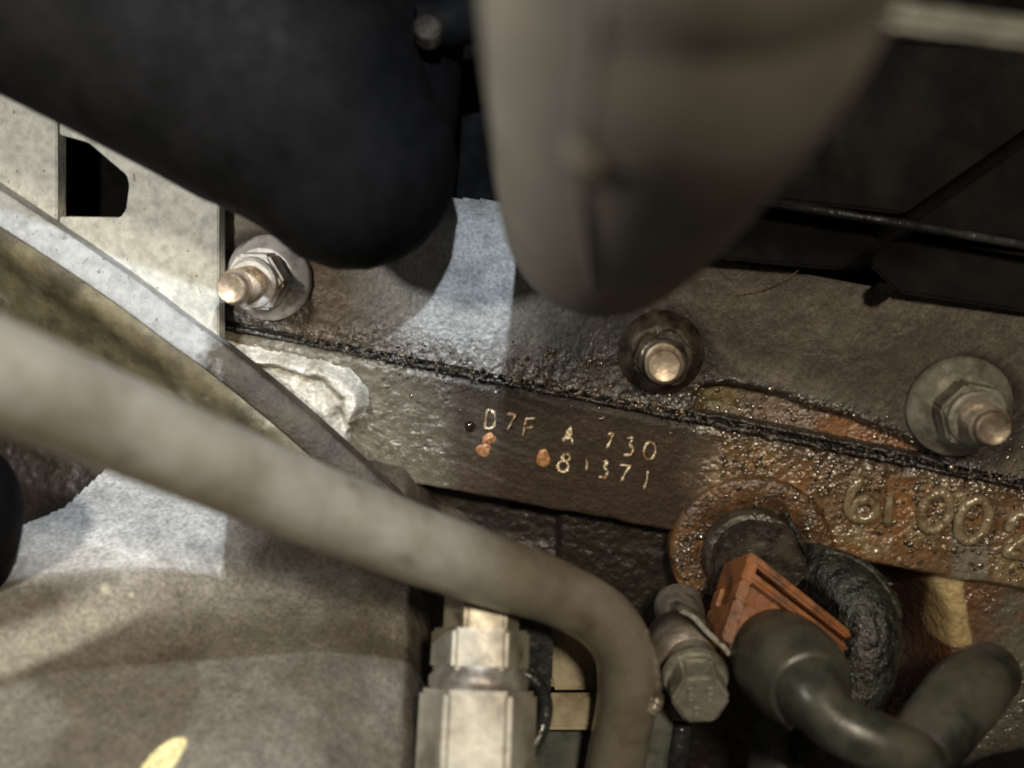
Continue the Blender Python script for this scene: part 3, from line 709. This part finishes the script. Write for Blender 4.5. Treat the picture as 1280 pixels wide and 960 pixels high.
# ------------------------------------------------------------------ gearbox housing (lower left)
G0 = P(130, 590, .196); G1 = P(560, 690, .196); G2 = P(180, 960, .150)
gu = (G1 - G0).normalized(); gn = gu.cross(G2 - G0).normalized()
if gn.dot(CAM - G0) < 0: gn = -gn
gv = gn.cross(gu).normalized()
if gv.dot(CU) < 0: gv = -gv
def gear_fn(px, py, x, y):
    nz = fbm(x, y, 120, 5, 53); nf = fbm(x, y, 900, 3, 61); nb = fbm(x, y, 45, 4, 65)
    ridge = seg_dist(px, py, [(-300, 980), (0, 872), (170, 800), (330, 735), (430, 690)])
    side = (py - np.interp(px, [-300, 0, 170, 330, 430, 800], [980, 872, 800, 735, 690, 540]))
    h = (nb - 0.5) * 0.002 + (nf - 0.5) * 0.00022 + (nz - .5) * .0004
    h += 0.0045 * sst(10, -60, side) * sst(-220, -60, side)       # raised rib above the groove
    h += 0.0035 * np.exp(-(seg_dist(px, py, [(300, 940), (430, 830), (480, 780)]) / 75) ** 2)
    h -= 0.012 * sst(500, 560, px + (nz - .5) * 20)
    base = np.tile(np.array([[0.066, 0.053, 0.037]]), (len(px), 1))
    base = mix(base, (0.056, 0.047, 0.035), sst(0.42, 0.62, nb) * 0.6)
    base = mix(base, (0.15, 0.138, 0.115), sst(0.46, 0.66, fbm(x, y, 70, 4, 77)) * 0.4)
    base = mix(base, (0.30, 0.29, 0.25), sst(-12, -26, side) * sst(-75, -45, side) * (1 - sst(140, 230, px)) * .8)  # lit streak along the rib painted as paler colour
    base = mix(base, (0.46, 0.455, 0.445), ell(px, py, 150 + (nz - .5) * 60, 625 + (nb - .5) * 80, 250, 118, 8, .55) * (.75 + .25 * sst(.35, .6, nz)))  # pale dust, also painted to brighten the torch-lit patch
    chip = (1 - sst(0.85, 1.0, np.hypot((px - 206) / 28, (py - 948 + (px - 206) * .6) / 20) + (nz - .5) * .8))
    base = mix(base, (0.50, 0.44, 0.22), chip)
    h += chip * 0.0003
    for cx, cy, r in ((135, 757, 6), (165, 760, 3), (20, 720, 3)):
        base = mix(base, (0.5, 0.48, 0.4), ell(px, py, cx, cy, r, r, 0, .3))
    base = mix(base, (0.050, 0.038, 0.026), sst(265, 330, px + (nz - .5) * 60) * sst(760, 700, py) * .85)  # painted shade: keeps the torch patch from running on to the right
    top = np.interp(px, [-400, 20, 80, 130, 160, 800], [700, 665, 640, 588, 560, 560])
    keep = (py > top - 2 + (nz - .5) * 8) & (px < 620)
    return h, base, np.full(len(px), .12), keep
gb = hfield('gearbox_housing', G0, gu, gv, gn, -0.13, 0.11, -0.12, 0.03, 0.0004, gear_fn, M_GEAR)
prop(gb, 'dusty grey-brown cast gearbox housing with a sloping rib', 'gearbox')
# dark wall behind the gap above the housing
q = [(-320, 470), (620, 640), (620, 800), (-320, 800)]
o = hull_box('inner_shield', [P(x, y, .228) for x, y in q], [P(x, y, .236) for x, y in q], M_COVER, None, 0)
prop(o, 'dark inner shield in the gap above the gearbox housing', 'shield')
o = tube('black_hose', smooth_path([(P(-190, 520, .15), .006), (P(-90, 570, .155), .0066), (P(-28, 625, .160), .0068), (P(-44, 720, .168), .0066), (P(-100, 820, .18), .006)], 7), M_RUBBER, None, seg=28)
prop(o, 'short black hose bend beside the gearbox housing', 'hose')

# ------------------------------------------------------------------ hoses in front
hp = []
for x, y, r in ((-420, -330, 257), (-140, -210, 236), (80, -85, 218), (260, 32, 196), (370, 126, 170), (438, 204, 134)):
    d = .118 + .047 * ((x + 420) / 870) ** .83; hp.append((P(x, y, d), r * d / F))
o = thing('rubber_hose', P(300, 60, .15), 'thick black rubber hose crossing above the light bracket', 'hose')
tube('hose_run', smooth_path(hp, 9), M_RUBBER, o, seg=56, roundcap=(False, True))
tube('hose_elbow', smooth_path([(P(446, 200, .172), .0165), (P(470, 150, .178), .0150), (P(488, 60, .186), .0140), (P(492, -60, .194), .0136), (P(480, -260, .2), .0136), (P(470, -480, .2), .0136)], 7), M_RUBBER, o, seg=40, roundcap=(True, False))
hp = [(P(x, y, d * .9), r * .9) for x, y, d, r in ((1150, -800, .086, .0180), (1010, -540, .070, .0180), (930, -330, .066, .0180), (880, -150, .076, .0180), (845, 0, .088, .0180), (810, 120, .108, .0180), (772, 230, .140, .0176), (752, 275, .168, .0165))]
hp += [(P(754, 240, .178), .0155), (P(756, 140, .195), .0145), (P(754, 90, .222), .0145)]
hose2 = thing('coolant_hose', P(800, 100, .1), 'wide dusty grey-brown rubber hose bending down to the head', 'hose')
hv, hf = tube_vf(smooth_path(hp, 9), 56)
link('hose_wall', mesh_from(hv, hf), M_HOSE, hose2)
from mathutils.bvhtree import BVHTree
hb_ = BVHTree.FromPolygons(hv, hf)
def on_hose(px, py):
    d = (M @ cray(px, py)).normalized(); return hb_.ray_cast(CAM, d)[0]
def sink(p, d): return p + (p - CAM).normalized() * d
ml = [(sink(on_hose(x, y), .00042), .0005) for x, y in ((752, -70), (746, 20), (740, 90), (733, 150), (728, 200), (730, 260), (736, 320), (742, 360)) if on_hose(x, y)]
tube('mould_line', smooth_path(ml, 5), M_HOSE, hose2, seg=12)
c_ = sink(on_hose(732, 196), .0007); a_ = sink(on_hose(724, 172), .0006); b_ = sink(on_hose(744, 224), .0006)
tube('mould_nub', smooth_path([(a_, .0008), (c_, .0016), (b_, .0008)], 6), M_HOSE, hose2, seg=16, roundcap=(True, True))
# small clamp screw glinting between the hoses
cl = thing('hose_clamp', P(535, 45, .15), 'small shiny hose clamp screw in the dark between the hoses', 'clamp')
lathe('screw_head', P(535, 46, .164), (CAM - P(535, 40, .164)) + CU * .1, [(0, .0024), (.003, .0024), (.0036, .0018)], M_NUTOIL, cl, 24)
lathe('clamp_band', P(525, 34, .170), CR + CU * .2, [(0, .0045), (.012, .0045)], M_RUBBER, cl, 24)

# ------------------------------------------------------------------ dark cover, upper right
cv = thing('plastic_cover', P(1150, 200, .18), 'dark plastic cover panels with a thin ledge above the cylinder head', 'cover')
def cpanel(name, poly, d0, thick, bev=.0006, material=M_COVER):
    return hull_box(name, [P(x, y, d0) for x, y in poly], [P(x, y, d0 + thick) for x, y in poly], material, cv, bev)
cpanel('upper_panel', [(880, 40), (1180, 60), (1420, 68), (1285, 158), (1128, 268), (930, 246), (860, 236)], .176, .008)
cpanel('side_panel', [(1300, 170), (1440, 78), (1440, 330), (1280, 303), (1142, 281)], .174, .008)
cpanel('lower_panel', [(840, 262), (930, 266), (1104, 293), (1062, 330), (1050, 338), (960, 330), (840, 318)], .180, .006)
cpanel('corner_panel', [(1118, 296), (1290, 318), (1440, 340), (1440, 420), (1290, 392), (1122, 366), (1085, 330)], .180, .006)
tube('ledge', [(P(900, 243, .172), .0008), (P(1130, 280, .172), .0008), (P(1290, 308, .171), .0008), (P(1440, 330, .171), .0008)], M_BLACKSTEEL, cv, seg=10)
cpanel('clip', [(1092, 352), (1118, 356), (1116, 372), (1096, 374)], .178, .008, .0006, M_RUBBER)
o = hull_box('crossbar', [P(1040, -8, .092), P(1500, 50, .092), P(1500, 84, .092), P(1040, 26, .092)], [P(1040, -8, .098), P(1500, 50, .098), P(1500, 84, .098), P(1040, 26, .098)], M_STRUT, None, .001)
prop(o, 'dull olive crossbar behind the wide grey hose', 'bar')
# wall behind it all at the top
o = wall_plate('bulkhead', [(-600, -600), (1900, -600), (1900, 1300), (-600, 1300)], -.024, .004, M_RUBBER, None, 0)
prop(o, 'black bulkhead in the shadow behind the hoses', 'bulkhead')
o = tube('stray_fibre', smooth_path([(W(920, 369, .003), .00012), (W(950, 364, .0035), .00014), (W(978, 352, .005), .00014), (W(998, 338, .006), .00012)], 5), M_BOSS, None, seg=6)
prop(o, 'thin curled orange fibre lying on the cylinder head', 'fibre')

# ------------------------------------------------------------------ sensor, connector and loom
sn = thing('temperature_sensor', W(945, 700), 'oily dark sensor screwed into the round rusty boss', 'sensor')
lathe('sensor_body', bo + OUT * .0115, OUT, [(0, .0104), (.003, .0102), (.0042, .0096), (.0046, .0085), (.010, .0082)], M_SENSOR, sn, 40, 30, 0, None, .0003, 5)
prism('sensor_hex', W(950, 690, .004) - CU * .001, OUT, .005, .0092, 6, M_SENSOR, sn, .0006, .2)
tube('sealing_edge', smooth_path([(W(982, 640, .004), .0005), (W(998, 672, .0042), .0006), (W(1012, 700, .004), .0006)], 5), M_CRUST, sn, seg=8)

cn = thing('sensor_connector', P(975, 780, .18), 'orange plastic plug on the sensor with a square latch window', 'connector')
FQ = [(942, 690, .1775), (1066, 790, .1750), (1030, 880, .1700), (906, 800, .1725)]
fr = [P(*p) for p in FQ]; bk = [P(p[0] - 34, p[1] + 14, p[2] + .0135) for p in FQ]
cen = sum(fr, Vector()) / 4
e1 = (fr[1] - fr[0]); e2 = (fr[3] - fr[0]); en = e1.cross(e2).normalized()
if en.dot(CAM - cen) < 0: en = -en
def bilin(q, s, t): return (q[0] * (1 - s) + q[1] * s) * (1 - t) + (q[3] * (1 - s) + q[2] * s) * t
def cbox(name, s0, s1, t0, t1, d0, d1, material, parent, bev=.0004):
    """block in the plug's own frame: s along the long edge, t along the short edge, d 0 = mouth .. 1 = back"""
    def L(s, t, d): return bilin(fr, s, t) * (1 - d) + bilin(bk, s, t) * d
    A = [L(s0, t0, d0), L(s1, t0, d0), L(s1, t1, d0), L(s0, t1, d0)]
    B = [L(s0, t0, d1), L(s1, t0, d1), L(s1, t1, d1), L(s0, t1, d1)]
    return hull_box(name, A, B, material, parent, bev)
sh = cbox('shell', .07, 1, .14, 1, .12, 1, M_ORANGE, cn, .0006)
cbox('upper_lip', 0, 1.0, 0, .11, .0, .75, M_ORANGE, cn, .0005)
cbox('lower_lip', .02, 1.0, .20, .30, -.06, .4, M_ORANGE, cn, .0005)
# side cheek with the latch window: four bars round an opening
for nm, a in (('cheek_bar', (-.03, .07, .02, .34, -.02, .95)), ('cheek_bar', (-.03, .07, .56, 1.0, -.02, .95)), ('cheek_bar', (-.03, .07, .34, .56, -.02, .30)), ('cheek_bar', (-.03, .07, .34, .56, .68, .95))):
    cbox(nm, *a, M_ORANGE, cn, .0003)
cbox('latch', .02, .06, .38, .54, .36, .64, M_SENSOR, cn, .0002)

lm = thing('wire_loom', P(1060, 900, .155), 'dusty black rubber boot and wire loom curling away from the orange plug', 'wire loom')
tube('boot', smooth_path([(P(962, 815, .181), .0084), (P(976, 826, .173), .0090), (P(990, 838, .167), .0090), (P(1002, 850, .161), .0082), (P(1014, 864, .157), .0068)], 7), M_BOOT, lm, seg=40, roundcap=(True, False))
tube('loom_tube', smooth_path([(P(1000, 846, .162), .0060), (P(1014, 866, .156), .0056), (P(1042, 900, .152), .0046), (P(1086, 923, .150), .0045), (P(1126, 938, .150), .0043), (P(1150, 950, .153), .0040)], 7), M_BOOT, lm, seg=36, roundcap=(True, True))
tube('loom_tube', smooth_path([(P(1120, 965, .158), .0056), (P(1150, 938, .158), .0058), (P(1180, 900, .161), .0060), (P(1206, 868, .166), .0063), (P(1234, 842, .172), .0056)], 7), M_BOOT, lm, seg=36, roundcap=(True, True))

# crusty sleeve right of the plug
sl = thing('rubber_sleeve', P(1075, 780, .188), 'grey crusty rubber sleeve curving round the orange plug', 'sleeve')
tube('sleeve_wall', smooth_path([(P(985, 700, .206), .0040), (P(1012, 708, .200), .0052), (P(1050, 730, .193), .0062), (P(1078, 770, .188), .0066), (P(1078, 825, .186), .0066), (P(1060, 880, .186), .006), (P(1020, 960, .188), .006)], 8), M_CRUST, sl, seg=32)
tube('sleeve_rim', smooth_path([(P(1030, 690, .194), .0012), (P(1085, 712, .190), .0013), (P(1116, 760, .186), .0014), (P(1112, 810, .184), .0013), (P(1098, 860, .183), .0012)], 8), M_CRUST, sl, seg=12, wob=.3, seed=4)

# ------------------------------------------------------------------ hex bolt with clip
hb = thing('hex_bolt', P(874, 875, .17), 'small grey hex bolt with raised marks below the orange plug', 'bolt')
bax = (P(884, 885, .158) - P(858, 770, .196)).normalized()
b0 = P(876, 876, .1665)
bax = (b0 - P(858, 800, .186)).normalized()
lathe('bolt_washer', b0 - bax * .0085, bax, [(0, .0058), (.0012, .0060), (.0020, .0056)], M_BOLT, hb, 36)
prism('bolt_head', b0 - bax * .0066, bax, .0066, .0052, 6, M_BOLT, hb, .0006, .4)
lathe('bolt_shank', b0 - bax * .034, bax, [(0, .0050), (.0255, .0050)], M_NUT, hb, 32)
bu, bw, _ = frame(bax)
su = (CR - bax * CR.dot(bax)).normalized(); sv = (CU - bax * CU.dot(bax)).normalized()
for cx, cy in ((-.0018, .0012), (.0016, .0014)):
    parts = []
    for k in (-1, 1):
        pts = [(b0 + bax * .00005 + su * (cx + .00055 * math.cos(a)) + sv * (cy + k * .0006 + .0006 * math.sin(a)), .00016) for a in np.linspace(0, 2 * math.pi, 13)]
        parts.append(tube_vf(pts, 6))
    v, f = join_meshes(parts); link('raised_mark', mesh_from(v, f), M_BOLT, hb)
pts = [(b0 + bax * .00005 + su * (-.0006 + .0007 * math.cos(a)) + sv * (-.0020 + .0006 * math.sin(a)), .00016) for a in np.linspace(0.4, 5.2, 12)]
v, f = tube_vf(pts, 6); link('raised_mark', mesh_from(v, f), M_BOLT, hb)
cp = thing('spring_clip', P(885, 795, .18), 'thin curved metal clip between the hex bolt and orange plug', 'clip')
cpath = [P(852, 764, .180), P(868, 772, .178), P(884, 790, .176), P(902, 806, .1745), P(912, 818, .174)]
cpath = [p for p, _ in smooth_path([(p, 0) for p in cpath], 5)]
V = []; Fc = []
for p in cpath:
    a = CF * .008 + CU * .0015 * 0; b = (CU * .7 + CR * .7) * .0009
    V += [p - b * .5, p + b * .5, p + b * .5 + a, p - b * .5 + a]
for i in range(len(cpath) - 1):
    for k in range(4): Fc.append([i * 4 + k, i * 4 + (k + 1) % 4, i * 4 + 4 + (k + 1) % 4, i * 4 + 4 + k])
Fc += [[3, 2, 1, 0], [len(V) - 4, len(V) - 3, len(V) - 2, len(V) - 1]]
link('clip_band', mesh_from(V, Fc, False), M_NUTGREEN, cp)
tube('clip_sleeve', [(P(846, 800, .188), .0062), (P(856, 832, .178), .0062)], M_NUT, cp, seg=32)

# lower clutter: dark rubber strip, grey drain hose, dark corner tray
o = tube('rubber_strip', smooth_path([(P(852, 905, .182), .002), (P(846, 950, .182), .0024), (P(838, 1040, .184), .0024)], 5), M_BLACKSTEEL, None, seg=12)
prop(o, 'black glossy rubber strip below the hex bolt', 'rubber strip')
o = tube('drain_hose', smooth_path([(P(985, 860, .205), .0062), (P(978, 920, .200), .0066), (P(970, 1000, .196), .0066), (P(960, 1090, .192), .0066)], 6), M_STRUT, None, seg=28)
prop(o, 'grey-green vertical hose under the wire loom', 'hose')
q = [(1190, 965), (1232, 944), (1300, 930), (1500, 900), (1500, 1100), (1190, 1100)]
o = hull_box('corner_tray', [P(x, y, .150) for x, y in q], [P(x, y, .16) for x, y in q], M_RUBBER, None, .0006)
prop(o, 'dark tray edge below the curled wire loom', 'tray')
